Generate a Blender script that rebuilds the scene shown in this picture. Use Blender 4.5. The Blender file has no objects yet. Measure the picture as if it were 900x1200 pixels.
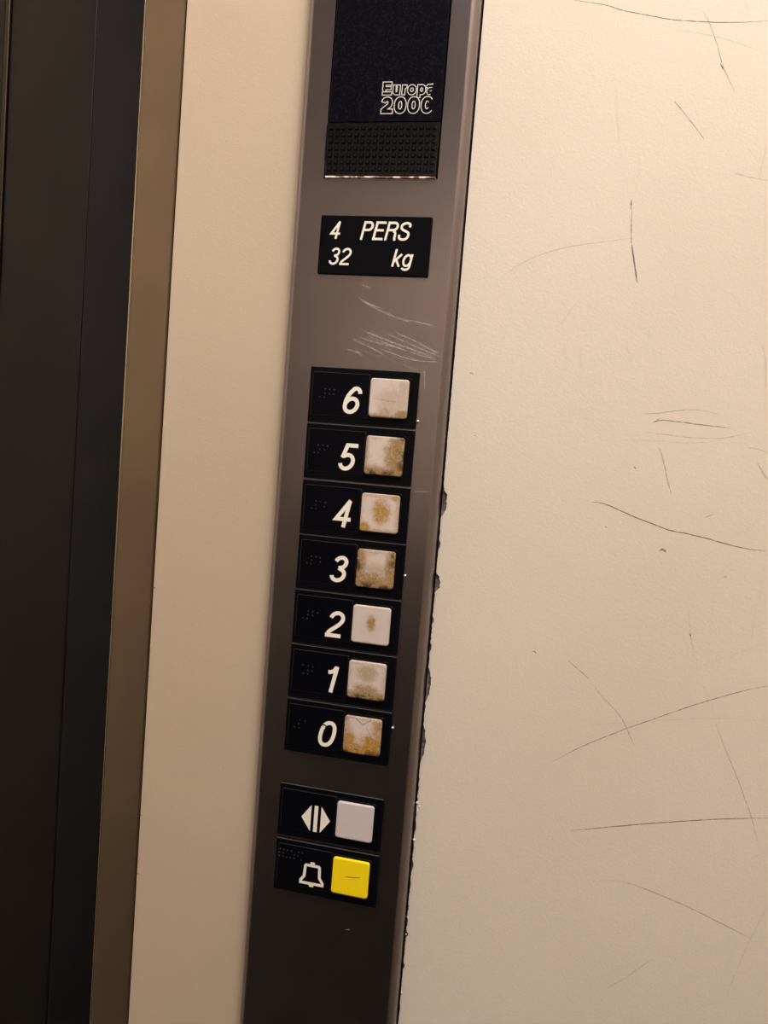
import bpy, bmesh, math, random
from mathutils import Matrix, Vector
C = bpy.context.scene.collection
S = bpy.context.scene
MM = 0.001
Z0 = 1.15                      # height above the cabin floor of the upper edge of the highest floor button plate

def W(x, y, z):                # millimetres around the button column -> metres in the cabin
    return Vector((x * MM, y * MM, Z0 + z * MM))

# ------------------------------------------------------------------ camera
cam_data = bpy.data.cameras.new('camera')
cam = bpy.data.objects.new('camera', cam_data); C.objects.link(cam)
a, b, c = 0.21755552, -0.07786169, -0.07876571
Rz = Matrix.Rotation(a, 3, 'Z'); Rx = Matrix.Rotation(b, 3, 'X'); Ry = Matrix.Rotation(c, 3, 'Y')
R = Rz @ Rx @ Ry               # columns: right, forward, up
M3 = Matrix((( R[0][0], R[0][2], -R[0][1]), (R[1][0], R[1][2], -R[1][1]), (R[2][0], R[2][2], -R[2][1])))
cam.matrix_world = Matrix.Translation(W(137.73, -420.08, -39.55)) @ M3.to_4x4()
cam_data.sensor_fit = 'VERTICAL'; cam_data.sensor_height = 36.0
cam_data.lens = 0.98214555 * 1000 / 1200 * 36.0
cam_data.clip_start = 0.01
S.camera = cam

# ------------------------------------------------------------------ world, exposure, lamps
w = bpy.data.worlds.new('world'); S.world = w; w.use_nodes = True
w.node_tree.nodes['Background'].inputs[0].default_value = (1.0, 0.8, 0.6, 1)
w.node_tree.nodes['Background'].inputs[1].default_value = 0.02
S.view_settings.view_transform = 'Standard'; S.view_settings.look = 'None'
S.view_settings.exposure = 0.0; S.view_settings.gamma = 1.0; S.view_settings.use_curve_mapping = False
def area(name, loc, size, sy, power, col, rot=(0, 0, 0)):
    l = bpy.data.lights.new(name, 'AREA'); l.shape = 'RECTANGLE'; l.size = size; l.size_y = sy
    l.energy = power; l.color = col
    o = bpy.data.objects.new(name, l); C.objects.link(o); o.location = loc; o.rotation_euler = rot
    return o
WARM = (1.0, 0.95, 0.89)
area('ceiling_lamp', (0.28, -0.50, 2.22), 0.45, 0.45, 23.0, WARM)

# ------------------------------------------------------------------ materials
def mat(name, col, rough=0.5, metal=0.0, spec=0.5, coat=0.0):
    m = bpy.data.materials.new(name); m.use_nodes = True
    p = m.node_tree.nodes['Principled BSDF']
    p.inputs['Base Color'].default_value = (*col, 1); p.inputs['Roughness'].default_value = rough
    p.inputs['Metallic'].default_value = metal; p.inputs['Specular IOR Level'].default_value = spec
    p.inputs['Coat Weight'].default_value = coat; p.inputs['Coat Roughness'].default_value = 0.12
    return m
class NT:
    def __init__(s, m): s.m = m; s.t = m.node_tree; s.p = s.t.nodes['Principled BSDF']; s.c = s.t.nodes.new('ShaderNodeTexCoord').outputs['Object']
    def n(s, k): return s.t.nodes.new(k)
    def l(s, a_, b_): s.t.links.new(a_, b_)
    def put(s, v, sock):
        if hasattr(v, 'is_output'): s.l(v, sock)
        else: sock.default_value = v
    def math(s, op, a_, b_=0.0, clamp=False):
        k = s.n('ShaderNodeMath'); k.operation = op; k.use_clamp = clamp; s.put(a_, k.inputs[0]); s.put(b_, k.inputs[1]); return k.outputs[0]
    def scale(s, v): k = s.n('ShaderNodeMapping'); k.inputs['Scale'].default_value = v; s.l(s.c, k.inputs['Vector']); return k.outputs[0]
    def noise(s, vec, sc, det=3.0, rough=0.5): k = s.n('ShaderNodeTexNoise'); s.l(vec, k.inputs['Vector']); k.inputs['Scale'].default_value = sc; k.inputs['Detail'].default_value = det; k.inputs['Roughness'].default_value = rough; return k.outputs['Fac']
    def ramp(s, v, lo, hi, a_=0.0, b_=1.0):
        k = s.n('ShaderNodeMapRange'); k.interpolation_type = 'SMOOTHSTEP'; s.put(v, k.inputs[0]); k.inputs[1].default_value = lo; k.inputs[2].default_value = hi
        k.inputs[3].default_value = a_; k.inputs[4].default_value = b_; return k.outputs[0]
    def mix(s, f, a_, b_):
        k = s.n('ShaderNodeMix'); k.data_type = 'RGBA'; s.put(f, k.inputs[0])
        s.put(a_ if hasattr(a_, 'is_output') else (*a_, 1), k.inputs[6]); s.put(b_ if hasattr(b_, 'is_output') else (*b_, 1), k.inputs[7]); return k.outputs[2]
    def bump(s, h, strength, dist):
        k = s.n('ShaderNodeBump'); k.inputs['Strength'].default_value = strength; k.inputs['Distance'].default_value = dist; s.l(h, k.inputs['Height']); s.l(k.outputs[0], s.p.inputs['Normal'])

def laminate(name, col):
    m = mat(name, col, 0.42, 0, 0.35); t = NT(m)
    f = t.noise(t.c, 950, 2); g = t.noise(t.c, 5, 3)
    t.l(t.mix(t.ramp(g, .3, .75), tuple(x * 1.02 for x in col), tuple(x * y for x, y in zip(col, (.96, .95, .935)))), t.p.inputs['Base Color'])
    t.bump(f, .30, .00022); return m
def brushed(name, col, rough, stretch=(1400, 1400, 12), amt=.12):
    m = mat(name, col, rough, 1.0); t = NT(m)
    f = t.noise(t.scale(stretch), 1, 3); g = t.noise(t.c, 18, 4)
    t.l(t.ramp(f, .25, .75, rough - amt / 2, rough + amt / 2), t.p.inputs['Roughness'])
    t.l(t.mix(t.ramp(g, .3, .7), col, tuple(x * .9 for x in col)), t.p.inputs['Base Color'])
    return m
M = {}
M['beige'] = laminate('cream laminate', (.70, .625, .55))
M['tan'] = laminate('tan laminate', (.54, .44, .345))
M['substrate'] = mat('laminate core', (.15, .12, .125), .8)
t = NT(M['substrate']); t.l(t.mix(t.ramp(t.noise(t.c, 500, 3), .35, .65), (.06, .045, .045), (.20, .165, .17)), t.p.inputs['Base Color'])
M['steel'] = brushed('brushed steel', (.28, .24, .25), .30, (2600, 2600, 14), .008)
M['jamb'] = brushed('bronze tinted steel', (.30, .225, .16), .45, amt=.04)
M['door'] = brushed('blue black door steel', (.036, .038, .048), .42, amt=.04)
M['door_warm'] = brushed('dark door steel', (.042, .040, .041), .42, amt=.04)
M['edge'] = brushed('polished steel edge', (.55, .45, .33), .25)
M['black'] = mat('black plastic', (.0025, .0025, .0045), .36, 0, .08)
M['insert'] = mat('glossy black cover', (.0025, .0025, .005), .25, 0, .07)
M['rim'] = mat('painted highlight rim', (.035, .035, .035), .4, 0, .4)  # lighter grey paints the edge highlight on the plate bevels
M['rim_faint'] = mat('rounded plastic rim', (.018, .018, .02), .3, 0, .3)  # lighter grey paints a faint line of light along the cover's ledge
M['print'] = mat('cream white print', (.86, .80, .72), .5)
M['print_grey'] = mat('thin white print', (.62, .60, .58), .5)
M['dots'] = mat('raised dots', (.012, .012, .015), .3)
M['metal_nub'] = mat('bare metal', (.75, .70, .62), .3, 1)
M['ivory'] = mat('worn pale plastic edge', (.62, .55, .46), .5)
t = NT(M['ivory']); f = t.noise(t.c, 220, 3)
t.l(t.mix(t.ramp(f, .42, .56), (.80, .74, .66), (.16, .07, .04)), t.p.inputs['Base Color'])
M['glass'] = mat('dark display window', (.006, .005, .010), .35, 0, .08)
t = NT(M['glass']); f = t.noise(t.c, 900, 2); t.l(t.mix(t.ramp(f, .45, .8), (.002, .002, .005), (.012, .010, .018)), t.p.inputs['Base Color'])
M['grille'] = mat('grille plastic', (.003, .003, .0045), .24, 0, .45)
M['fleck'] = mat('white laminate fleck', (.8, .76, .70), .6)
# scratch: dark line whose strength is stored per vertex and broken up by noise
def scratch_mat(name, col, metal=0.0, rough=.6, lo=.30, hi=.62):
    m = mat(name, col, rough, metal); t = NT(m)
    at = t.n('ShaderNodeAttribute'); at.attribute_name = 'strength'
    f = t.ramp(t.noise(t.c, 420, 3, .7), lo, hi)
    k = t.math('MULTIPLY', at.outputs['Fac'], t.math('ADD', t.math('MULTIPLY', f, .7), .3), True)
    tr = t.n('ShaderNodeBsdfTransparent'); mx = t.n('ShaderNodeMixShader'); out = t.t.nodes['Material Output']
    t.l(k, mx.inputs[0]); t.l(tr.outputs[0], mx.inputs[1]); t.l(t.p.outputs[0], mx.inputs[2]); t.l(mx.outputs[0], out.inputs[0])
    return m
M['scratch'] = scratch_mat('dirty scratch', (.16, .13, .115))
M['bright_scratch'] = scratch_mat('fresh metal scratch', (.92, .87, .80), .0, .5, .35, .6)

# button caps: pale plastic with brown grime where fingers and cleaning left it
def cap_mat(name, base, grime, edges, spots, seed, dark=.6, amount=1.0, lines=()):
    """edges: grime reach in mm and strength for left, right, top, bottom; spots: (x, z, rx, rz, strength)"""
    m = mat(name, base, .38, 0, .45, .25); t = NT(m)
    sep = t.n('ShaderNodeSeparateXYZ'); t.l(t.c, sep.inputs[0])
    x = t.math('MULTIPLY', sep.outputs[0], 1000.0); z = t.math('MULTIPLY', sep.outputs[2], 1000.0)
    mp = t.n('ShaderNodeMapping'); mp.inputs['Location'].default_value = (seed * 1.7, 0, seed * 3.1); t.l(t.c, mp.inputs['Vector'])
    nz = t.noise(mp.outputs[0], 260, 5, .65); nf = t.noise(mp.outputs[0], 900, 3, .6)
    total = None; rim = None
    def acc(cur, v): return v if cur is None else t.math('MAXIMUM', cur, v)
    wob = t.math('MULTIPLY', t.math('SUBTRACT', nz, .5), 9.0)
    for (coord, sgn), (reach, st) in zip(((x, -1), (x, 1), (z, 1), (z, -1)), edges):
        if st <= 0: continue
        d = t.math('SUBTRACT', 9.8, t.math('MULTIPLY', coord, float(sgn)))     # distance from that edge
        d2 = t.math('ADD', d, wob)
        total = acc(total, t.ramp(d2, 0.0, reach, st, 0.0))
        rim = acc(rim, t.math('MULTIPLY', t.ramp(t.math('ADD', d, t.math('MULTIPLY', t.math('SUBTRACT', nf, .5), 7)), 0, min(reach * .7, 5), 1, 0), st if st > .4 else 0))
    for (cx, cz, rx, rz, st) in spots:
        u = t.math('DIVIDE', t.math('SUBTRACT', x, cx), rx); v = t.math('DIVIDE', t.math('SUBTRACT', z, cz), rz)
        r = t.math('SQRT', t.math('ADD', t.math('MULTIPLY', u, u), t.math('MULTIPLY', v, v)))
        r = t.math('ADD', r, t.math('MULTIPLY', t.math('SUBTRACT', nz, .5), 1.3))
        total = acc(total, t.ramp(r, .45, 1.3, st, 0.0))
    colr = base
    if total is not None:
        tt = t.math('MULTIPLY', total, t.ramp(nf, .28, .58, .6, 1.2))
        colr = t.mix(t.math('MULTIPLY', tt, amount, True), base, grime)
    if rim is not None:
        dk = t.math('MULTIPLY', rim, t.ramp(nz, .46, .56))
        colr = t.mix(t.math('MULTIPLY', dk, dark, True), colr, (.055, .024, .006))
    for (x0, z0, x1, z1, wd, st) in lines:
        L = math.hypot(x1 - x0, z1 - z0); ux, uz = (x1 - x0) / L, (z1 - z0) / L
        px = t.math('SUBTRACT', x, x0); pz = t.math('SUBTRACT', z, z0)
        al = t.math('ADD', t.math('MULTIPLY', px, ux), t.math('MULTIPLY', pz, uz))
        ac = t.math('ABSOLUTE', t.math('ADD', t.math('SUBTRACT', t.math('MULTIPLY', px, uz), t.math('MULTIPLY', pz, ux)), t.math('MULTIPLY', t.math('SUBTRACT', nz, .5), .8)))
        msk = t.math('MULTIPLY', t.ramp(ac, wd * .5, wd, st, 0), t.math('MULTIPLY', t.math('GREATER_THAN', al, 0), t.math('LESS_THAN', al, L)))
        colr = t.mix(msk, colr, (.10, .06, .03))
    if hasattr(colr, 'is_output'): t.l(colr, t.p.inputs['Base Color'])
    return m

# ------------------------------------------------------------------ mesh helpers (all in millimetres)
def link(name, bm, m, parent=None, org=(0, 0, 0), smooth=False):
    """bm is in mm in the frame of the button column; org is the object's origin in the same frame"""
    me = bpy.data.meshes.new(name)
    for v in bm.verts: v.co = Vector(((v.co.x - org[0]) * MM, (v.co.y - org[1]) * MM, (v.co.z - org[2]) * MM))
    bm.normal_update(); bm.to_mesh(me); bm.free()
    for k in (m if isinstance(m, list) else [m]): me.materials.append(k)
    if smooth: 
        for f_ in me.polygons: f_.use_smooth = True
    o = bpy.data.objects.new(name, me); C.objects.link(o)
    if parent: 
        o.parent = parent; o.location = W(*org) - parent.location
    else: o.location = W(*org)
    return o
def empty(name, org, label, cat, group=None):
    o = bpy.data.objects.new(name, None); C.objects.link(o); o.location = W(*org); o.empty_display_size = .01
    return tag(o, label, cat, group)
def tag(o, label, cat, group=None):
    o['label'] = label; o['category'] = cat
    if group: o['group'] = group
    return o
def structure(o, label=None):
    o['kind'] = 'structure'
    if label: o['label'] = label
    return o
def box(bm, x0, x1, y0, y1, z0, z1, bev=0.0, seg=2, mi=0):
    r = bmesh.ops.create_cube(bm, size=1.0)
    for v in r['verts']: v.co = Vector(((x0 + x1) / 2 + v.co.x * (x1 - x0), (y0 + y1) / 2 + v.co.y * (y1 - y0), (z0 + z1) / 2 + v.co.z * (z1 - z0)))
    fs = {f_ for v in r['verts'] for f_ in v.link_faces}
    for f_ in fs: f_.material_index = mi
    if bev: bmesh.ops.bevel(bm, geom=[e for e in {e for v in r['verts'] for e in v.link_edges}], offset=bev, segments=seg, affect='EDGES', profile=.5)
def rounded(cx, cz, w, h, r, n=6):
    pts = []
    for (sx, sz, a0) in ((1, 1, 0), (-1, 1, 90), (-1, -1, 180), (1, -1, 270)):
        for i in range(n + 1):
            t_ = math.radians(a0 + 90 * i / n)
            pts.append((cx + sx * (w / 2 - r) + r * math.cos(t_), cz + sz * (h / 2 - r) + r * math.sin(t_)))
    return pts
def slab(bm, levels, cap_back=False):
    """levels: list of (y, outline) from the back to the front; joined ring by ring, capped at the front"""
    rings = [[bm.verts.new((x, y, z)) for x, z in o] for y, o in levels]
    n = len(rings[0])
    for A_, B_ in zip(rings, rings[1:]):
        for i in range(n): bm.faces.new((A_[i], A_[(i + 1) % n], B_[(i + 1) % n], B_[i]))
    bm.faces.new(rings[-1])
    if cap_back: bm.faces.new(list(reversed(rings[0])))
    bmesh.ops.recalc_face_normals(bm, faces=bm.faces)
def ribbon(bm, pts, wd, y, closed=False, strength=None, mi=0, thick=0.0, taper=False):
    """flat stroke of width wd along pts (x, z) lying at depth y and facing the cabin"""
    n = len(pts); L_ = []; R_ = []
    for i in range(n):
        p = Vector(pts[i]); a_ = Vector(pts[(i - 1) % n]) if (closed or i > 0) else None; b_ = Vector(pts[(i + 1) % n]) if (closed or i < n - 1) else None
        d1 = (p - a_).normalized() if a_ is not None else (b_ - p).normalized()
        d2 = (b_ - p).normalized() if b_ is not None else d1
        n1 = Vector((-d1.y, d1.x)); n2 = Vector((-d2.y, d2.x)); mN = (n1 + n2)
        if mN.length < 1e-4: mN = n1
        mN.normalize(); k = min(1.0 / max(mN.dot(n1), .35), 2.2)
        ww = wd / 2
        if taper and not closed:
            e = min(i, n - 1 - i) / max(1, n - 1); ww *= .35 + .65 * min(1, e * 5)
        L_.append(p + mN * k * ww); R_.append(p - mN * k * ww)
    lay = bm.loops.layers.color.get('strength') if strength is not None else None
    vl = [bm.verts.new((v.x, y, v.y)) for v in L_]; vr = [bm.verts.new((v.x, y, v.y)) for v in R_]
    if thick: bl = [bm.verts.new((v.x, y + thick, v.y)) for v in L_]; br = [bm.verts.new((v.x, y + thick, v.y)) for v in R_]
    def F(vs):
        f_ = bm.faces.new(vs); f_.material_index = mi
        if lay:
            for lp in f_.loops: lp[lay] = (strength, strength, strength, 1)
    for i in range(n if closed else n - 1):
        j = (i + 1) % n
        F((vr[i], vr[j], vl[j], vl[i]))
        if thick: F((vl[i], vl[j], bl[j], bl[i])); F((vr[j], vr[i], br[i], br[j]))
    if thick and not closed: F((vl[0], bl[0], br[0], vr[0])); F((vl[-1], vr[-1], br[-1], bl[-1]))
def dome(bm, x, z, y, r, h, n=8):
    top = bm.verts.new((x, y - h, z)); prev = None
    for k in (2, 1, 0):
        a_ = math.radians(30 * (3 - k)) ; 
        ring = [bm.verts.new((x + r * math.sin(a_) * math.cos(2 * math.pi * i / n), y - h * math.cos(a_), z + r * math.sin(a_) * math.sin(2 * math.pi * i / n))) for i in range(n)]
        for i in range(n):
            j = (i + 1) % n
            if prev is None: bm.faces.new((top, ring[i], ring[j]))
            else: bm.faces.new((prev[i], ring[i], ring[j], prev[j]))
        prev = ring
    bmesh.ops.recalc_face_normals(bm, faces=bm.faces)

# ------------------------------------------------------------------ lettering drawn as strokes (cap height 1, outer box)
def arc(cx, cz, rx, rz, a0, a1, n=16, p=1.0):
    out = []
    for i in range(n + 1):
        t_ = math.radians(a0 + (a1 - a0) * i / n); c_, s_ = math.cos(t_), math.sin(t_)
        out.append((cx + rx * math.copysign(abs(c_) ** p, c_), cz + rz * math.copysign(abs(s_) ** p, s_)))
    return out
def smooth(pts, n=8):
    out = []
    P = [pts[0]] + list(pts) + [pts[-1]]
    for i in range(1, len(P) - 2):
        p0, p1, p2, p3 = map(Vector, P[i - 1:i + 3])
        for k in range(n):
            t_ = k / n
            v = .5 * ((2 * p1) + (p2 - p0) * t_ + (2 * p0 - 5 * p1 + 4 * p2 - p3) * t_ ** 2 + (3 * p1 - p0 - 3 * p2 + p3) * t_ ** 3)
            out.append((v.x, v.y))
    out.append(tuple(pts[-1])); return out
def glyph(ch, s):
    """list of (points, closed) centre lines for a stroke weight s; second value: advance"""
    h = s / 2
    T, B = 1 - h, h
    if ch == '0': return [(arc(.31, .5, .31 - h, .5 - h, 0, 360, 32, .85)[:-1], True)], .66
    if ch == '0worn': return [(arc(.31, .5, .31 - h, .5 - h, 48, 312, 30, .85), False)], .66
    if ch == 'a': return [(smooth([(.07, .53), (.12, .66), (.27, .75 - h), (.42, .66), (.46 - h * .3, .5)], 5) + [(.46 - h * .3, .10), (.52, .0)], False), (smooth([(.44, .42), (.20, .38), (.03 + h, .25), (.06 + h, .11), (.22, B), (.38, .12), (.44, .24)], 5), False)], .56
    if ch == '1': return [([(.40, 1), (.40, 0)], False), (smooth([(.13, .76), (.24, .775), (.33, .84), (.37, .96)]), False)], .66
    if ch == '2': return [(arc(.31, .70, .27 - h + .02, .30 - h, 172, -18, 16) + [(.44, .50), (.30, .36), (.17, .24), (.085 + h * .25, .13)], False), ([(.035, B), (.60, B)], False)], .66
    if ch == '3': return [(arc(.30, .735, .25 - h + .01, .265 - h, 168, -62, 16) + [(.26, .535)], False), ([(.26, .535)] + arc(.30, .285, .29 - h, .285 - h, 72, -168, 20), False)], .66
    if ch == '4': return [([(.43, 1.0), (.06 + h * .3, .30), (.60, .30)], False), ([(.41, .98), (.41, 0)], False)], .66
    if ch == '5': return [([(.56, T), (.19, T), (.115, .47)], False), (smooth([(.10, .50), (.19, .60)], 3)[:-1] + arc(.30, .325, .29 - h, .325 - h, 118, -165, 24), False)], .66
    if ch == '6': return [(arc(.31, .315, .29 - h, .315 - h, 0, 360, 28)[:-1], True), (arc(.35, .70, .25 - h, .30 - h, 12, 110, 10) + [(.19, .78), (.125, .64), (.09, .48), (.02 + h, .32)], False)], .66
    if ch == 'P': return [([(.05 + h, 0), (.05 + h, 1)], False), ([(.05 + h, T), (.36, T)] + arc(.38, .735, .24 - h, .265 - h, 90, -90, 12) + [(.05 + h, .47 + h)], False)], .67
    if ch == 'E': return [([(.05 + h, 0), (.05 + h, 1)], False), ([(.05, T), (.60, T)], False), ([(.05, .53), (.56, .53)], False), ([(.05, B), (.62, B)], False)], .66
    if ch == 'R': return [([(.05 + h, 0), (.05 + h, 1)], False), ([(.05 + h, T), (.40, T)] + arc(.42, .745, .24 - h, .255 - h, 90, -90, 12) + [(.05 + h, .49 + h)], False), (smooth([(.44, .50), (.55, .42), (.58, .28), (.59, .10), (.64, 0)]), False)], .72
    if ch == 'S': return [(smooth([(.60 - h, .72), (.53, .87), (.34, T), (.15, .87), (.10, .74), (.16, .61), (.35, .52), (.53, .43), (.60 - h * .4, .28), (.52, .13), (.33, B), (.13, .13), (.06 + h * .4, .31)], 5), False)], .66
    if ch == 'k': return [([(.04 + h, 0), (.04 + h, 1)], False), ([(.04 + h, .26), (.44, .72)], False), ([(.20, .42), (.45, 0)], False)], .52
    if ch == 'g': return [(arc(.27, .37, .25 - h, .37 - h, 0, 360, 24)[:-1], True), ([(.52 - h, .73), (.52 - h, .02)] + arc(.27, .0, .25 - h, .22 - h, 0, -160, 12), False)], .58
    if ch == 'u': return [([(.04 + h, .74), (.04 + h, .25)] + arc(.27, .24, .23 - h, .24 - h, 180, 330, 10) + [(.50 - h, .28)], False), ([(.50 - h, .74), (.50 - h, 0)], False)], .57
    if ch == 'r': return [([(.04 + h, .74), (.04 + h, 0)], False), (arc(.32, .42, .28 - h, .32 - h, 175, 88, 8), False)], .37
    if ch == 'o': return [(arc(.29, .37, .29 - h, .38 - h, 0, 360, 24)[:-1], True)], .59
    if ch == 'p': return [([(.04 + h, .74), (.04 + h, -.24)], False), (arc(.31, .37, .27 - h, .38 - h, 0, 360, 24)[:-1], True)], .60
    if ch == 'aworn': return [(smooth([(.07, .53), (.12, .66), (.27, .75 - h), (.38, .70)], 5), False), (smooth([(.40, .41), (.20, .38), (.03 + h, .25), (.06 + h, .11), (.22, B)], 5), False)], .56
    return [], .30
def write(bm, chars, x, z, height, s, y, shear=.2, wscale=1.0, thick=.06, grow=0.0, track=0.0):
    """x, z: lower left of the first glyph; s: stroke weight relative to the height; grow: extra mm on the stroke"""
    for ch in chars:
        strokes, adv = glyph(ch, s)
        for si, (pts, closed) in enumerate(strokes):
            yy = y - .02 * si - (.01 if chars.index(ch) % 2 else 0)
            q = [(x + px * height * wscale + shear * pz * height, z + pz * height) for px, pz in pts]
            if grow and not closed:        # push the ends out as well
                d0 = (Vector(q[0]) - Vector(q[1])).normalized() * grow / 2; d1 = (Vector(q[-1]) - Vector(q[-2])).normalized() * grow / 2
                q = [tuple(Vector(q[0]) + d0)] + q[1:-1] + [tuple(Vector(q[-1]) + d1)]
            ribbon(bm, q, s * height + grow, yy, closed, thick=thick)
        x += (adv + track) * height * wscale
    return x

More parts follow.
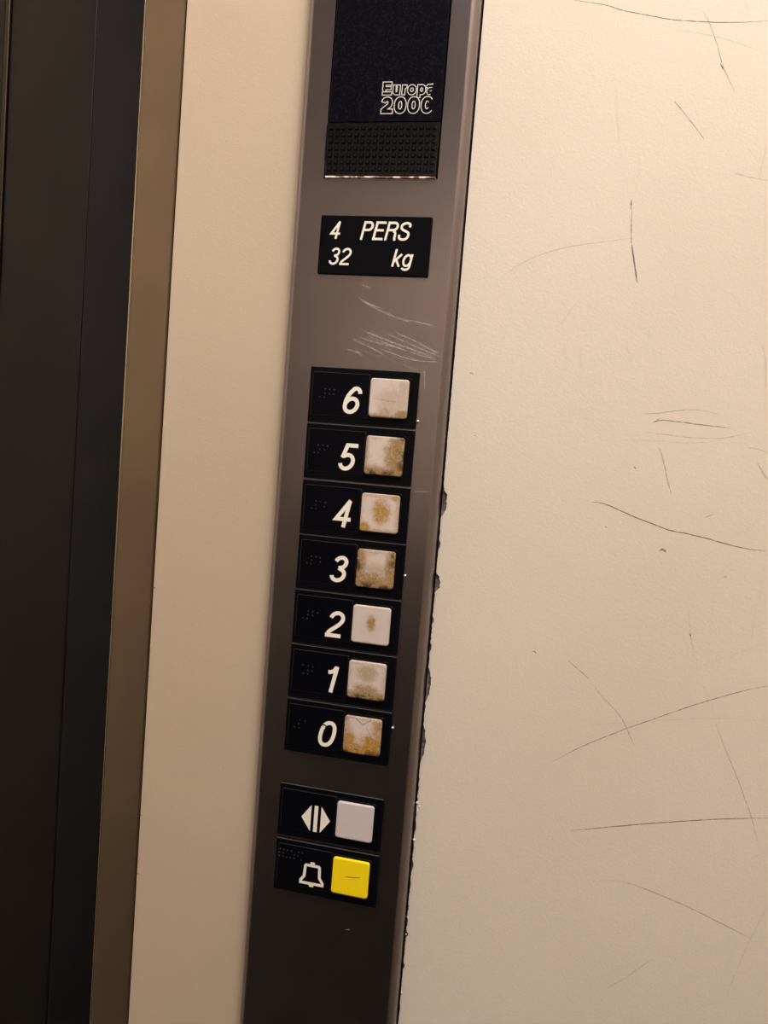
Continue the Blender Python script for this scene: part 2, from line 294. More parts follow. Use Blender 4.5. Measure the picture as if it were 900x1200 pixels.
# scratches on the cream wall: (strength, width in mm, points x z in mm)
SCRATCHES = [
 (0.75, 0.5, [(116.0, 182.1), (131.5, 179.2), (140.6, 176.3), (154.8, 173.2), (163.6, 171.4), (179.0, 169.9), (192.4, 169.3), (205.6, 169.6)]),
 (0.35, 0.5, [(164.0, 166.9), (176.1, 164.8), (188.2, 161.8), (203.7, 156.3)]),
 (0.5, 0.5, [(176.3, 175.1), (179.9, 169.5), (184.2, 160.0), (187.3, 151.4), (190.8, 144.4), (194.5, 137.9)]),
 (0.7, 0.8, [(186.8, 150.9), (188.9, 147.4)]),
 (0.6, 0.5, [(167.6, 134.4), (175.0, 126.1), (183.1, 116.5)]),
 (0.15, 0.4, [(172.3, 152.5), (179.3, 158.9)]),
 (0.25, 0.4, [(194.4, 179.2), (197.0, 172.7)]),
 (0.15, 0.4, [(200.9, 167.2), (205.6, 151.0)]),
 (0.15, 0.4, [(174.8, 128.2), (186.3, 131.9), (200.6, 138.3), (208.6, 140.7)]),
 (0.15, 0.4, [(199.6, 140.0), (196.6, 129.8), (194.9, 118.6)]),
 (0.4, 0.5, [(197.0, 101.2), (204.8, 99.2), (213.2, 97.7)]),
 (0.3, 0.5, [(211.4, 115.1), (209.9, 105.6), (209.2, 98.4)]),
 (0.2, 0.5, [(140.0, 142.3), (142.0, 130.3), (144.5, 114.3)]),
 (0.3, 0.6, [(141.7, 128.5), (143.9, 116.9)]),
 (0.15, 0.5, [(144.5, 114.3), (147.1, 105.4), (149.7, 96.5)]),
 (0.2, 0.7, [(153.6, 110.7), (154.9, 101.8), (153.9, 90.3)]),
 (0.95, 1.0, [(152.7, 88.1), (152.8, 83.6)]),
 (0.6, 0.6, [(153.3, 83.6), (154.0, 73.2), (155.0, 66.0)]),
 (0.9, 0.9, [(154.9, 66.9), (156.8, 58.9), (159.2, 48.8)]),
 (0.4, 0.5, [(94.6, 50.0), (101.1, 55.4), (111.8, 60.9), (124.3, 64.9), (138.6, 67.5), (154.5, 70.0)]),
 (0.12, 0.5, [(138.0, 92.8), (137.6, 78.3), (136.1, 65.6), (137.4, 41.8), (136.3, 25.2)]),
 (0.3, 0.6, [(131.1, 37.9), (127.4, 31.8), (124.5, 27.5)]),
 (0.25, 0.6, [(125.0, 28.4), (127.3, 19.6)]),
 (0.15, 0.5, [(212.8, 93.6), (215.7, 58.8), (216.5, 36.0)]),
 (0.12, 0.5, [(162.2, 27.3), (170.7, 21.7)]),
 (0.25, 0.6, [(127.3, 19.2), (129.2, 5.3)]),
 (0.18, 0.5, [(135.2, 17.7), (136.6, 8.5), (138.9, 3.5)]),
 (0.2, 0.5, [(156.7, 19.7), (162.0, 7.2)]),
 (0.15, 0.5, [(183.3, 18.4), (186.2, 8.6)]),
 (0.12, 0.5, [(173.4, 21.5), (178.1, 18.1)]),
 (0.3, 0.6, [(218.7, 22.8), (221.2, 13.2), (222.3, 1.7)]),
 (0.45, 0.5, [(167.1, -13.9), (175.1, -13.1), (182.0, -11.6), (192.3, -10.3), (202.8, -11.6)]),
 (0.65, 0.5, [(173.2, -17.7), (177.2, -16.3), (186.0, -16.6), (198.2, -17.4), (209.1, -17.7)]),
 (0.6, 0.6, [(173.2, -17.7), (176.2, -15.6)]),
 (0.4, 0.5, [(170.3, -22.7), (181.4, -23.2), (191.9, -23.7), (205.7, -22.8), (218.1, -19.2)]),
 (0.3, 0.5, [(158.6, -27.3), (174.6, -26.4), (190.5, -26.4), (205.8, -24.1)]),
 (0.4, 0.5, [(217.2, -26.5), (222.3, -27.0), (226.6, -28.3)]),
 (0.5, 0.6, [(222.4, -33.0), (225.1, -37.6), (228.0, -41.2)]),
 (0.45, 0.7, [(177.1, -29.6), (179.8, -35.8), (182.4, -44.0), (185.1, -51.7)]),
 (0.15, 0.5, [(185.1, -51.7), (188.3, -60.1), (191.5, -67.3)]),
 (0.95, 0.65, [(147.8, -58.8), (151.6, -58.9), (156.3, -59.9), (162.9, -62.2), (171.3, -65.1), (178.7, -67.2), (186.0, -69.3), (194.9, -70.3), (203.8, -71.6), (214.4, -73.7), (223.1, -74.8), (230.4, -74.8)]),
 (0.5, 1.0, [(201.9, -61.5), (205.2, -59.7)]),
 (0.6, 1.2, [(166.1, -39.4), (167.5, -40.8)]),
 (0.15, 0.5, [(171.5, -52.4), (173.7, -58.7)]),
 (0.2, 0.5, [(157.3, -80.1), (162.4, -85.3)]),
 (0.12, 0.6, [(198.2, -85.2), (198.5, -105.8)]),
 (0.3, 0.7, [(198.2, -105.9), (200.7, -118.8), (203.6, -129.7)]),
 (0.7, 1.3, [(200.5, -118.4), (201.1, -120.2)]),
 (0.12, 0.5, [(203.6, -129.7), (207.7, -140.6)]),
 (0.2, 0.6, [(230.6, -81.7), (230.3, -94.6), (229.1, -105.9), (228.9, -117.0)]),
 (0.15, 0.6, [(220.1, -79.2), (213.1, -85.5), (210.4, -93.2), (209.7, -108.2), (209.7, -128.9)]),
 (0.12, 0.6, [(198.1, -84.3), (207.8, -76.8), (217.3, -68.4), (226.7, -60.2)]),
 (0.1, 0.5, [(166.9, -94.3), (180.7, -87.1), (190.9, -83.2)]),
 (0.2, 0.5, [(205.9, -135.1), (216.7, -128.9), (236.3, -119.2)]),
 (0.6, 0.5, [(144.1, -140.2), (149.5, -143.8), (155.5, -148.2)]),
 (0.5, 0.5, [(156.2, -149.7), (164.0, -157.2), (171.9, -164.6), (176.6, -172.0), (180.3, -178.8)]),
 (0.6, 0.5, [(141.1, -193.3), (154.2, -183.5), (171.6, -172.8), (190.7, -162.2), (209.3, -152.3), (227.6, -143.8), (238.6, -139.8)]),
 (0.25, 0.5, [(147.1, -174.2), (163.2, -170.2), (183.0, -165.5), (200.5, -162.0), (221.5, -158.4), (240.4, -156.8)]),
 (0.2, 0.5, [(208.3, -142.4), (214.1, -152.0), (216.9, -160.0)]),
 (0.45, 0.5, [(216.3, -160.0), (223.2, -174.7), (229.2, -186.3), (234.2, -197.1), (238.5, -206.8), (242.4, -218.4)]),
 (0.15, 0.5, [(242.4, -218.4), (245.9, -226.6), (248.7, -234.6)]),
 (0.7, 0.55, [(153.6, -227.4), (172.3, -222.2), (192.1, -216.7), (215.3, -210.8), (230.5, -207.4), (245.5, -204.5)]),
 (0.25, 0.5, [(239.2, -226.2), (247.2, -220.5)]),
 (0.3, 0.6, [(165.9, -251.9), (173.0, -250.2), (180.1, -249.3), (186.3, -250.1)]),
 (0.45, 0.7, [(183.1, -249.1), (195.6, -251.5), (212.0, -255.6), (230.3, -261.4), (244.4, -266.2)]),
 (0.2, 0.6, [(244.4, -266.2), (252.4, -270.1)]),
 (0.35, 0.8, [(179.4, -306.5), (188.0, -298.7), (199.4, -286.4)]),
 (0.15, 0.6, [(171.9, -303.7), (181.6, -296.5), (193.1, -288.4)]),
 (0.3, 0.6, [(250.0, -247.0), (246.4, -258.5), (242.8, -270.0), (239.4, -283.7), (236.0, -297.5)]),
 (0.3, 0.8, [(223.1, -306.7), (230.6, -302.7)]),
 (0.1, 0.6, [(162.7, -251.4), (160.5, -271.9), (158.2, -304.0)]),
 (0.1, 0.6, [(171.4, -212.3), (179.6, -202.2)]),
 (0.12, 0.6, [(135.7, -256.7), (138.9, -244.8), (143.9, -229.3)]),
 (0.2, 0.5, [(218.4, -155.5), (217.9, -160.8)]),
]
METAL = [[(23.8, 41.8), (28.6, 40.3)], [(22.0, 35.2), (31.7, 30.0), (42.3, 26.1), (51.5, 23.8)], [(25.1, 33.6), (30.4, 31.6), (35.1, 30.2)], [(46.9, 25.2), (56.0, 24.0), (62.8, 22.4)], [(21.4, 13.5), (32.2, 9.6), (39.3, 6.1)], [(23.0, 15.8), (33.0, 13.0), (48.1, 10.5)], [(29.3, 16.1), (43.5, 11.3), (57.4, 7.7), (65.3, 6.4)], [(44.1, 17.9), (52.2, 15.1), (61.5, 11.1), (66.2, 9.2)], [(18.3, 8.9), (24.2, 7.6), (26.6, 6.6)], [(26.8, 18.2), (41.0, 13.9), (64.1, 6.9)], [(35.6, 9.8), (53.0, 5.2), (66.5, 4.9)], [(38.4, 17.7), (57.1, 10.9), (66.9, 7.6)], [(22.3, 9.1), (26.9, 6.3)]]

# ------------------------------------------------------------------ the cabin
YW = 9.0                                        # depth of the laminate face (mm)
FZ, CZ = -1150.0, 1090.0                        # floor and ceiling
random.seed(7)
def jag(z):
    d = 73.2
    if z < -58: d += random.choice((0, 0, .1, .3, .5, .15))
    elif z < 40: d += random.choice((0, 0, 0, .1, .2))
    for zc, hh, dep in ((-66, 7, 2.3), (-108, 5, 2.2), (-162, 9, 1.9), (-194, 9.5, 1.6), (-88, 1.6, .8), (-128, 2, .7), (-142, 2, .9), (-240, 3, .8), (-262, 3, .7), (-300, 2, .8), (-318, 2, .7)):
        u = abs(z - zc) / hh
        if u < 1: d += dep * (1 - u ** 3) * random.uniform(.8, 1.1)
    return d
bm = bmesh.new()
bm.loops.layers.color.new('strength')
zs = [CZ, 300] + [200 - 1.1 * i for i in range(0, 540)] + [-500, FZ]
edge = [(jag(z) if -420 < z < 200 else 73.2, z) for z in zs]
rows = []
for x, z in edge:
    rows.append((bm.verts.new((x, YW + 1.3, z)), bm.verts.new((x, YW, z)), bm.verts.new((80.0, YW, z)), bm.verts.new((500.0, YW, z))))
for A_, B_ in zip(rows, rows[1:]):
    for k in range(3): bm.faces.new((A_[k], B_[k], B_[k + 1], A_[k + 1]))
bmesh.ops.recalc_face_normals(bm, faces=bm.faces)
for f_ in bm.faces:
    if f_.normal.y > .5: f_.normal_flip()
box(bm, 73.0, 500, YW + 1.3, YW + 20, FZ, CZ, mi=1)
for st, wd, pts in SCRATCHES:
    q = smooth(pts, 5) if len(pts) > 2 else [pts[0], tuple((a_ + b_) / 2 for a_, b_ in zip(*pts)), pts[1]]
    q = [(x + random.uniform(-.06, .06), z + random.uniform(-.06, .06)) for x, z in q]
    ribbon(bm, q, wd * .75, YW - .03, strength=min(1, st * 1.3 + .07), mi=2, taper=True)
for (x, z), r in zip([(184.0, -79.6), (214.0, -89.5), (126.8, -137.8), (82.6, .8), (87.1, -30.5), (156.1, -70.8), (124.8, -47.5)], (1.5, .9, .9, .8, .5, .5, .4)):
    ribbon(bm, [(x - r * 1.2, z - r * .1), (x - r * .3, z + r * .45), (x + r * .5, z + .1), (x + r * 1.1, z - r * .5)], r * .7, YW - .03, strength=.85, mi=2, taper=True)
for _ in range(26):
    x, z = random.uniform(85, 240), random.uniform(-300, 150)
    ribbon(bm, [(x, z), (x + random.uniform(-.6, .6), z + random.uniform(-.5, .5))], .25, YW - .03, strength=.35, mi=2)
for (x, z, r) in ((73.6, -226.5, 1.1), (74.6, -228.5, .6), (73.5, -247, .9), (73.4, -300, .5), (73.6, -333, .6), (73.2, -290, .4), (74.0, -231, .5)):
    g = bmesh.ops.create_icosphere(bm, subdivisions=1, radius=r)
    for v in g['verts']: v.co = Vector((x + v.co.x * random.uniform(.5, 1.3), YW - .1 + v.co.y * .5, z + v.co.z * random.uniform(.5, 1.2)))
    for f_ in {f_ for v in g['verts'] for f_ in v.link_faces}: f_.material_index = 3
structure(link('wall_front_right', bm, [M['beige'], M['substrate'], M['scratch'], M['fleck']]))

bm = bmesh.new(); bm.loops.layers.color.new('strength')
box(bm, -86.6, -16.6, YW, YW + 14, FZ, CZ, bev=.35)
for pts in ([(-64, 51), (-61, 57)], [(-50, 49), (-48.5, 56), (-48, 62)], [(-22, -55), (-21.2, -57)]):
    ribbon(bm, pts, .3, YW - .03, strength=.25, mi=1, taper=True)
for x, z, r in ((-86.2, -129, .8), (-86.2, -262, .5), (-86.1, -297, .8), (-38, -226, .35), (-86.2, -180, .3)):
    ribbon(bm, [(x - r, z), (x, z + r * .3), (x + r * 1.6, z - r * .3)], r * .9, YW - .05, strength=1, mi=1, taper=True)
structure(link('wall_front_left', bm, [M['tan'], M['scratch']]))

M['trim3'] = brushed('door edge steel', (.075, .058, .042), .4)
# door jamb of tinted steel, standing a little behind the laminate, and three dark door leaves
bm = bmesh.new()
prof = [(-89.3, 60), (-89.3, 13.2), (-90.0, 12.4), (-112.0, 12.4), (-112.9, 13.0), (-113.0, 14.2), (-113.0, 60)]
A_ = [bm.verts.new((x, y, CZ)) for x, y in prof]; B_ = [bm.verts.new((x, y, FZ)) for x, y in prof]
for i in range(len(prof) - 1): bm.faces.new((A_[i], B_[i], B_[i + 1], A_[i + 1]))
bmesh.ops.recalc_face_normals(bm, faces=bm.faces)
structure(link('trim_1', bm, M['jamb']))
bm = bmesh.new(); box(bm, -113.9, -113.0, 12.9, 60, FZ, CZ, bev=.3); structure(link('trim_2', bm, M['edge']))
def leaf(name, x0, x1, y0, m):
    bm = bmesh.new(); box(bm, x0, x1, y0, y0 + 22, FZ, CZ, bev=1.2, seg=3); return structure(link(name, bm, m))
leaf('door_1', -166.6, -90, 50, M['door'])
leaf('door_2', -226, -167.0, 50.6, M['door_warm'])
leaf('door_3', -640, -229.5, 50.6, M['door_warm'])
bm = bmesh.new(); box(bm, -229.3, -226.2, 49.2, 70, FZ, CZ, bev=.9, seg=3); structure(link('trim_3', bm, M['trim3']))
# shaft side behind the leaves
bm = bmesh.new(); box(bm, -640, -90, 75, 80, FZ, CZ); structure(link('trim_4', bm, M['substrate']))
# the rest of the cabin, back wall banded to shape reflections in the steel
M['cabin'] = laminate('cabin laminate', (.66, .57, .46))
M['band'] = laminate('cream cabin laminate', (.78, .68, .58))
M['floor'] = mat('dark rubber floor', (.03, .028, .027), .6); t = NT(M['floor']); t.bump(t.noise(t.c, 300, 2), .3, .001)
M['ceiling'] = mat('painted ceiling', (.6, .56, .5), .7); t = NT(M['ceiling']); t.bump(t.noise(t.c, 200, 2), .1, .001)
def shell(name, x0, x1, y0, y1, z0, z1, m):
    bm = bmesh.new(); box(bm, x0, x1, y0, y1, z0, z1); return structure(link(name, bm, m))
shell('floor', -640, 500, -1100, 80, FZ - 20, FZ, M['floor'])
shell('ceiling', -640, 500, -1100, 80, CZ, CZ + 20, M['ceiling'])
M['dark'] = mat('dark reflection lining', (.035, .032, .03), .5); t = NT(M['dark']); t.bump(t.noise(t.c, 300, 2), .2, .0005)  # near-black lining added out of view to darken reflections in the steel
shell('reflection_strip', -640, -340, -1125, -1100, -150, 390, M['dark'])  # unseen dark strip added to dim the left of the panel's reflection
shell('wall_back', -340, 500, -1120, -1100, -150, 390, M['band'])  # unseen back wall, sized and brightened to shape the steel's reflection
shell('reflection_band_low', -640, 500, -1125, -1100, FZ, -150, M['dark'])  # added dark band, dims the lower part of the reflection
shell('reflection_band_high', -640, 500, -1125, -1100, 390, CZ, M['dark'])  # added dark band, dims the upper part of the reflection
shell('wall_left', -660, -640, -1120, 80, FZ, CZ, M['cabin'])
shell('wall_right', 500, 520, -1120, 80, FZ, CZ, M['cabin'])
shell('wall_front', 73, 500, 29, 34, FZ, CZ, M['substrate'])

# ------------------------------------------------------------------ control panel column
YP = 1.5
bm = bmesh.new(); bm.loops.layers.color.new('strength')
prof = [(-15.8, 24.0), (-15.8, 9.5)]
for i in range(9):
    t_ = math.radians(180 + 90 * i / 8); prof.append((-12.3 + 3.5 * math.cos(t_), 5.0 + 3.5 * math.sin(t_)))
for i in range(11):
    t_ = math.radians(284 + 76 * i / 10); prof.append((66.4 + 5.9 * math.cos(t_), 7.3 + 5.9 * math.sin(t_)))
prof += [(72.3, 24.0)]
zl = [-700.0, 94.6, 250.0, 520.0]               # the display opening runs from 94.6 to 250
cols = [[bm.verts.new((x, y, z)) for x, y in prof] for z in zl]
flat = 10                                       # index of the face segment between the two bends
O = [[bm.verts.new((x, YP, z)) for x in (-.9, 58.4)] for z in zl]
for k in range(3):
    a_, b_ = cols[k], cols[k + 1]
    for i in range(len(prof) - 1):
        if i == flat: continue
        f_ = bm.faces.new((a_[i], a_[i + 1], b_[i + 1], b_[i]))
        if i not in (0, len(prof) - 2): f_.smooth = True
    bm.faces.new((a_[flat], O[k][0], O[k + 1][0], b_[flat])); bm.faces.new((O[k][1], a_[flat + 1], b_[flat + 1], O[k + 1][1]))
    if k != 1: bm.faces.new((O[k][0], O[k][1], O[k + 1][1], O[k + 1][0]))
D = [bm.verts.new((x, 14.0, z)) for x, z in ((-.9, 94.6), (58.4, 94.6), (58.4, 250), (-.9, 250))]
F_ = [O[1][0], O[1][1], O[2][1], O[2][0]]
for i in range(4): bm.faces.new((F_[i], F_[(i + 1) % 4], D[(i + 1) % 4], D[i]))
bmesh.ops.recalc_face_normals(bm, faces=bm.faces)
bm.faces.ensure_lookup_table()
if sum(f_.normal.y for f_ in bm.faces if abs(f_.normal.y) > .99) > 0:
    for f_ in bm.faces: f_.normal_flip()
for pts in METAL:
    q = smooth(pts, 6) if len(pts) > 2 else [pts[0], tuple((a_ + b_) / 2 for a_, b_ in zip(*pts)), pts[1]]
    for k in range(3):
        off = random.uniform(-1.1, 1.1) if k else 0
        ribbon(bm, [(x + random.uniform(-.05, .05), z + off) for x, z in q], .17 if k else .26, YP - .03, strength=.75 if k == 0 else .45, mi=1, taper=True)
for k in range(110):
    x = random.uniform(18, 52); z = 16 - (x - 18) * .28 + random.uniform(-6, 6); l_ = random.uniform(4, 14)
    ribbon(bm, [(x, z), (x + l_ / 2, z - l_ * .17), (min(66, x + l_), z - l_ * .36)], .13, YP - .03, strength=random.uniform(.1, .5), mi=1, taper=True)
for pts in ([(58.9, -61.3), (67, -60.8)], [(49.5, 86.5), (50.3, 86.3)], [(41, -300), (44, -299.2)], [(59.5, 0), (60.5, -9)]):
    ribbon(bm, pts, .4, YP - .03, strength=.5, mi=1)
tag(link('control_panel', bm, [M['steel'], M['bright_scratch']]), 'tall brushed steel control panel column between the two cream walls', 'control panel')

# ------------------------------------------------------------------ display with window, grille and lettering
e = empty('floor_display', (28.7, YP, 95), 'black floor display with perforated grille at the top of the steel column', 'display')
bm = bmesh.new()
slab(bm, [(8.0, rounded(28.8, 185.6, 57.6, 127.2, .6)), (.7, rounded(28.8, 185.6, 57.6, 127.2, .6)), (.3, rounded(28.8, 185.6, 56.9, 126.5, .4))])
link('display_window', bm, M['glass'], e, (28.8, 4, 171.5))
bm = bmesh.new()
def gx(z): return -.9 if 103 < z < 121.6 else (0 if z < 103 else -.2)
ol = [(0.2, 95.6), (57.4, 95.6), (57.6, 121.8), (-.6, 121.8), (-.9, 120.5), (-.9, 103.6), (-.2, 102.8)]
slab(bm, [(8.0, ol), (.35, ol), (.05, [(x + (.3 if x < 20 else -.3), z + (.3 if z < 110 else -.3)) for x, z in ol])])
for r in range(7):
    for k in range(17):
        x, z = 2.0 + k * 3.33 + r * .02, 119.2 - r * 3.38
        r4 = bmesh.ops.create_cone(bm, cap_ends=True, segments=4, radius1=1.75, radius2=1.05, depth=.9)
        for v in r4['verts']:
            c_ = v.co.copy(); u, v_ = c_.x * .7071 - c_.y * .7071, c_.x * .7071 + c_.y * .7071
            v.co = Vector((x + u, -.3 - c_.z * .8, z + v_ * .92))
bmesh.ops.recalc_face_normals(bm, faces=bm.faces)
link('speaker_grille', bm, M['grille'], e, (28.8, 4, 108.6))
bm = bmesh.new(); box(bm, .3, 57.3, .2, 6, 94.75, 95.55); link('worn_edge', bm, M['ivory'], e, (28.8, 3, 95.1))['label'] = 'chipped pale lower edge of the display'
lt = None
def outlined(chars, x, z, h, s, grow, wscale, track, y):
    global lt
    bm = bmesh.new(); write(bm, chars, x, z, h, s, y - .05, shear=0, wscale=wscale, grow=grow, track=track, thick=.05)
    o1 = link('lettering', bm, M['print_grey'], e, (x, y, z)); o1['label'] = 'white outlined lettering'
    bm = bmesh.new(); write(bm, [{'aworn': 'a', '0worn': '0'}.get(c_, c_) for c_ in chars], x, z, h, s, y - .10, shear=0, wscale=wscale, track=track, thick=.05)
    bb = link('letter_fill', bm, M['glass'], o1, (x, y, z)); bb.location = (0, 0, 0)
outlined(['E', 'u', 'r', 'o', 'p', 'aworn'], 26.9, 135.3, 5.9, .19, .85, 1.30, .03, .3)
outlined(['2', '0', '0', '0worn'], 26.9, 126.3, 7.6, .23, .9, 1.28, .04, .25)

# ------------------------------------------------------------------ load rating plate
e = empty('rating_plate', (28.7, YP, 47), 'black rating plate reading 4 PERS and 32 kg between the display and the buttons', 'sign')
bm = bmesh.new(); slab(bm, [(YP, rounded(28.7, 61.1, 58, 29.6, .8)), (.5, rounded(28.7, 61.1, 58, 29.6, .8)), (.1, rounded(28.7, 61.1, 57.2, 28.8, .6))])
link('plate', bm, M['black'], e, (28.7, YP, 61.1))
for nm, chars, x, z, h in (('numeral', '4', 4.6, 64.1, 8.7), ('lettering', 'PERS', 20.6, 63.9, 9.3), ('numeral', '32', 4.9, 51.0, 8.7), ('lettering', 'kg', 38.0, 51.0, 8.7)):
    bm = bmesh.new(); write(bm, list(chars), x, z, h, .125, .04, shear=.21, wscale=1.02 if chars != 'kg' else 1.15, thick=.06)
    link(nm, bm, M['print'], e, (x, 0, z))

# ------------------------------------------------------------------ button plates
PW, PH = 57.6, 29.08
def plate(name, ztop, label, cat, group, cap, braille, nub=None, mark=None, xoff=0.0):
    x0 = xoff
    e = empty(name, (x0 + PW / 2, YP, ztop - PH), label, cat, group)
    cx, cz = x0 + PW / 2, ztop - .2 - PH / 2
    bm = bmesh.new()
    slab(bm, [(YP, rounded(cx, cz, PW, PH, .7)), (.45, rounded(cx, cz, PW, PH, .7)), (.12, rounded(cx, cz, PW - .3, PH - .3, .6)), (0, rounded(cx, cz, PW - .75, PH - .75, .5))])
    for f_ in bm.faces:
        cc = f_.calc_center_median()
        if 0 < cc.y < .3 and (abs(cc.z - cz) > PH / 2 - .6): f_.material_index = 1  # upper and lower bevels take the painted highlight
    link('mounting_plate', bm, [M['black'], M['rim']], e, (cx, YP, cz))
    bm = bmesh.new()                            # clear cover over the marking
    slab(bm, [(0, rounded(x0 + 17, cz + .6, 30.6, 22.4, .8)), (-.22, rounded(x0 + 17, cz + .6, 30.6, 22.4, .8)), (-.3, rounded(x0 + 17, cz + .6, 30.1, 21.9, .6))])
    for f_ in bm.faces:
        if -.25 > f_.calc_center_median().y > -.299 or (-.2 < f_.calc_center_median().y < 0): f_.material_index = 1
    link('marking_cover', bm, [M['insert'], M['rim_faint']], e, (x0 + 17, 0, cz))
    bx, bz = x0 + 42.9, ztop - 14.55            # cap centre
    bm = bmesh.new()                            # recess collar around the cap
    for sgn in (1,):
        o_ = rounded(bx, bz, 22.6, 22.2, 1.9); i_ = rounded(bx, bz, 20.5, 20.3, 1.6)
        ring = [[bm.verts.new((x, y, z)) for x, z in o] for y, o in ((0, o_), (-.25, rounded(bx, bz, 22.2, 21.8, 1.8)), (-.25, rounded(bx, bz, 20.9, 20.7, 1.7)), (0, i_), (1.2, i_))]
        for A_, B_ in zip(ring, ring[1:]):
            for i in range(len(A_)): bm.faces.new((A_[i], A_[(i + 1) % len(A_)], B_[(i + 1) % len(A_)], B_[i]))
    bmesh.ops.recalc_face_normals(bm, faces=bm.faces)
    link('collar', bm, M['black'], e, (bx, 0, bz))
    bm = bmesh.new(); lv = []
    for y, ins in ((0.0, 0), (-.9, 0), (-1.15, .12), (-1.3, .35), (-1.38, .75)): lv.append((y, rounded(bx, bz, 20.1 - 2 * ins, 19.8 - 2 * ins, 1.5 - ins * .5)))
    slab(bm, lv); 
    cap_o = link('button_cap', bm, cap[0], e, (bx, 0, bz)); cap_o['label'] = cap[1]
    if braille:
        bm = bmesh.new()
        for (px, pz) in braille: dome(bm, x0 + px, ztop + pz, -.3, .42, .3)
        link('braille', bm, M['dots'], e, (x0 + 9, -.3, ztop - 15), smooth=True)
    if nub:
        bm = bmesh.new(); g = bmesh.ops.create_uvsphere(bm, u_segments=10, v_segments=6, radius=1)
        for v in g['verts']: v.co = Vector((x0 + PW + .7 + v.co.x * .9, .9 + v.co.y * .6, ztop + nub + v.co.z * .7))
        link('clip', bm, M['metal_nub'], e, (x0 + PW + .7, .9, ztop + nub), smooth=True)['label'] = 'tiny bare metal clip'
    if mark is None: return e
    if isinstance(mark, str):
        bm = bmesh.new(); write(bm, [mark], x0 + 17.6, ztop - 23.7, 14.2, .145, -.34, shear=.20, wscale=1.06, thick=.06)
        if mark == '0': ribbon(bm, [(x0 + 20.2, ztop - 12.0), (x0 + 21.8, ztop - 11.9), (x0 + 23.6, ztop - 12.9)], .65, -.48, mi=1)
        link('numeral', bm, [M['print'], M['insert']], e, (x0 + 24.4, -.3, ztop - 16.6))
    else:
        mark(e, x0, ztop)
    return e
IV = (.62, .53, .50)
TAN = (.31, .19, .075)
GOLD = (.40, .215, .04)
br = {'6': [(8.7, -11.8), (11.2, -11.9), (13.6, -11.9), (8.7, -14.1), (11.3, -14.2), (13.5, -14.2), (6.0, -16.0), (8.5, -16.1)],
      '5': [(7.2, -11.6), (9.7, -11.7), (12.2, -11.8), (8.2, -13.8), (10.8, -13.8), (5.2, -15.7), (7.4, -15.7)],
      '4': [(8.2, -11.4), (10.6, -11.5), (8.2, -13.5), (12.9, -13.9), (6.0, -15.4), (8.3, -15.5), (13.3, -11.7)],
      '3': [(7.8, -11.6), (10.4, -11.7), (12.6, -11.9), (8.0, -13.6), (12.8, -14.1), (5.6, -15.4), (7.8, -15.6)],
      '2': [(8.3, -11.4), (10.8, -11.6), (13.4, -11.8), (8.1, -13.4), (5.6, -15.3), (7.9, -15.5), (10.9, -13.6)],
      '1': [(7.4, -11.2), (10.4, -11.2), (13.0, -11.5), (10.3, -13.6), (12.8, -13.8), (7.9, -15.6), (10.4, -15.6)],
      '0': [(8.0, -11.4), (10.9, -11.6), (7.4, -13.6), (5.2, -15.6), (7.9, -15.8)]}
caps = {
 '6': (cap_mat('cap six', IV, TAN, ((2, .0), (5, .35), (3, .1), (4, .75)), [(3, -2, 10, 9, .35), (-1, -6.5, 4, 2.4, .5), (8, -8, 5, 3, .9), (7, 5, 3, 5, .35)], 1, .6, lines=((-8, -.5, 4, -1.6, .5, .2), (-2, -5, 1, -8, .4, .25))), 'pale cap with a faint brown line and stained lower edge'),
 '5': (cap_mat('cap five', IV, TAN, ((3, .5), (11, .95), (3, .3), (8, 1.0)), [(7, 0, 8, 13, .9)], 2, 1.0), 'cap grimy brown on its right and lower edges'),
 '4': (cap_mat('cap four', IV, GOLD, ((2, .25), (3, .45), (3, .45), (2.5, .5)), [(.8, 0.4, 5.2, 7.2, .92), (-8, -8.5, 4.2, 3.6, .9), (8.5, 8.5, 4, 2, .7)], 3, .6), 'pale cap with a large brown oval stain in its middle'),
 '3': (cap_mat('cap three', IV, TAN, ((8, .95), (7, .95), (3, .45), (8, 1.0)), [(-1, -7, 11, 7, .85), (0, -2, 8, 6, .45), (-8, 2, 4, 10, .7), (8, 0, 4, 11, .8)], 4, 1.0), 'cap stained tan nearly all over with dark right edge'),
 '2': (cap_mat('cap two', IV, (.36, .22, .09), ((2, .0), (2, .1), (2, .1), (2, .15)), [(0, .8, 2.6, 4.0, .95), (.5, -1, 6.5, 7, .10)], 5, .2), 'clean pale cap with a small brown spot in its middle'),
 '1': (cap_mat('cap one', IV, TAN, ((3, .35), (3, .3), (4, .3), (7, 1.0)), [(0, 4, 6, 5, .55), (0, -6, 9, 4.5, .75)], 6, 1.0, lines=((-7, -4, 8, -4.5, .3, .3),)), 'tan cap with dark chips along its lower edge'),
 '0': (cap_mat('cap zero', IV, GOLD, ((4, .6), (4, .55), (2, .5), (9, 1.0)), [(6, -6, 8, 7, 1.0), (-7, -3, 4, 7, .9), (8, 4, 4, 7, .7), (-3, -7, 6, 4, .8)], 7, .9, lines=((-4, 9, 0, 6, .35, .6), (0, 6, 4, 9, .35, .6), (2, 5, 6, -2, .3, .4))), 'cap stained golden brown across its lower half')}
where = {'6': 'black button plate numbered 6, topmost of the floor plates on the steel column',
 '5': 'black button plate numbered 5, its button grimy at the right edge', '4': 'black button plate numbered 4, brown oval stain on its button',
 '3': 'black button plate numbered 3, its button stained tan all over', '2': 'black button plate numbered 2, small brown spot on its clean button',
 '1': 'black button plate numbered 1, dark chips along the lower edge of its button', '0': 'black button plate numbered 0, lowest floor plate with golden brown button'}
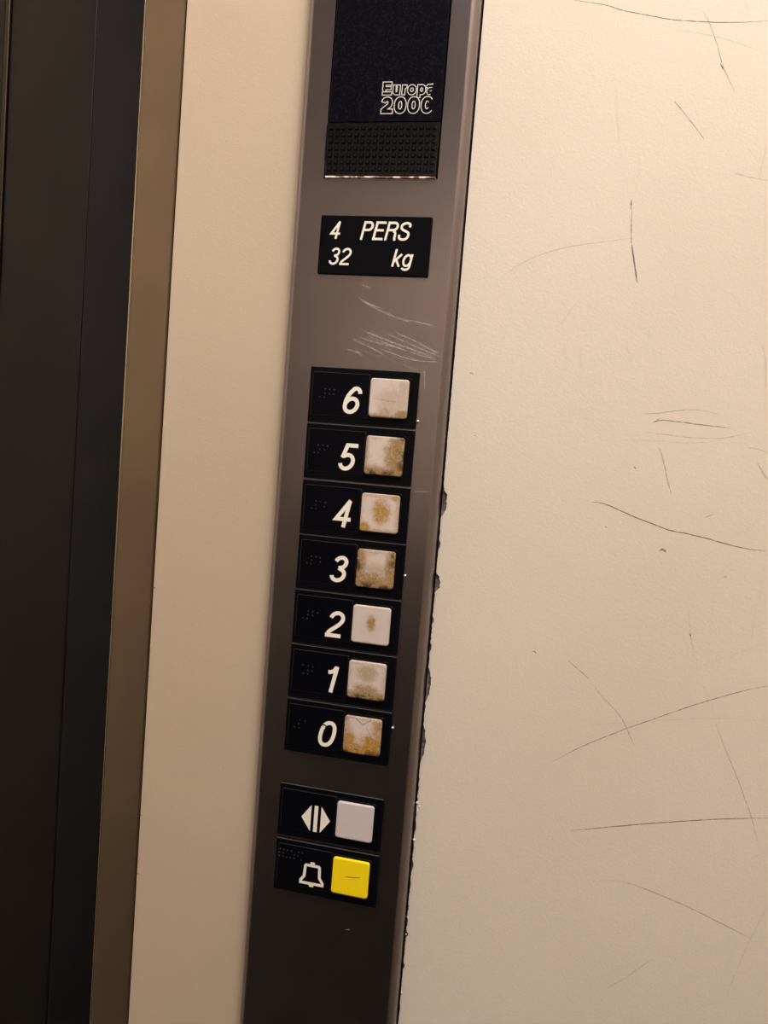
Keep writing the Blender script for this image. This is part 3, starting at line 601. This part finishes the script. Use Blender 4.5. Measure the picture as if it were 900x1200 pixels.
tops = {'6': -.6, '5': -29.9, '4': -59.4, '3': -88.5, '2': -117.9, '1': -147.4, '0': -177.1}
for k in '6543210':
    plate('floor_button', tops[k], where[k], 'elevator button', 'floor button plates on the steel column', caps[k], br[k],
          {'6': -25.0, '3': -16.5, '0': -8.5}.get(k), k)
def flat_shape(bm, pts, y, thick=.06):
    f1 = [bm.verts.new((x, y, z)) for x, z in pts]; f2 = [bm.verts.new((x, y + thick, z)) for x, z in pts]
    bm.faces.new(f1)
    for i in range(len(pts)): j = (i + 1) % len(pts); bm.faces.new((f1[i], f1[j], f2[j], f2[i]))
    bmesh.ops.recalc_face_normals(bm, faces=bm.faces)
def door_mark(e, x0, zt):
    zc = zt - 17.0; cx = x0 + 21.3; y = -.34
    for nm, pts in (('open_arrow', [(-8.0, 0), (-3.0, 7.0), (-2.75, 7.0), (-2.75, -7.0), (-3.0, -7.0)]), ('open_arrow', [(8.0, 0), (3.0, 7.0), (2.75, 7.0), (2.75, -7.0), (3.0, -7.0)]), ('door_gap_line', [(-1.05, 7.2), (1.05, 7.2), (1.05, -7.2), (-1.05, -7.2)])):
        bm = bmesh.new(); flat_shape(bm, [(cx + a_ , zc + b_) for a_, b_ in pts], y); link(nm, bm, M['print'], e, (cx, y, zc))
def bell_mark(e, x0, zt):
    zc = zt - 17.4; cx = x0 + 21.5; y = -.34
    pts = [(-3.6, 5.0), (3.6, 5.0), (4.0, 4.4), (4.3, -1.2), (6.1, -3.8), (6.1, -5.0), (-6.1, -5.0), (-6.1, -3.8), (-4.3, -1.2), (-4.0, 4.4)]
    bm = bmesh.new(); ribbon(bm, [(cx + a_, zc + b_) for a_, b_ in pts], 1.5, y, True, thick=.06)
    flat_shape(bm, [(cx + a_, zc + b_) for a_, b_ in ((-1.1, 7.0), (1.1, 7.0), (1.4, 5.3), (-1.4, 5.3))], y - .02)
    flat_shape(bm, [(cx + a_, zc + b_) for a_, b_ in ((-1.5, -5.3), (1.5, -5.3), (1.1, -6.8), (-1.1, -6.8))], y - .02)
    link('bell_symbol', bm, M['print'], e, (cx, y, zc))
plate('door_button', -224.0, 'black button plate with two arrows and a clean lilac grey button', 'elevator button', None,
      (cap_mat('cap door', (.60, .54, .56), TAN, ((0, 0),) * 4, [], 8), 'clean lilac grey cap'), None, None, door_mark, -.5)
random.seed(3)
plate('alarm_button', -254.8, 'black button plate with a bell and bright yellow button, lowest on the column', 'elevator button', None,
      (cap_mat('cap alarm', (.98, .74, .008), TAN, ((0, 0),) * 4, [], 9, lines=((-2.5, .2, 5.5, 1.2, .32, .8), (-1, -6, -.5, -5.5, .35, .4))), 'bright yellow cap with a short black scratch'),
      [(2.4 + i * 2.1 + (0 if r else .3), -6.2 - r * 2.0 - i * .05) for i in range(7) for r in range(3) if random.random() < .72], None, bell_mark, -.5)
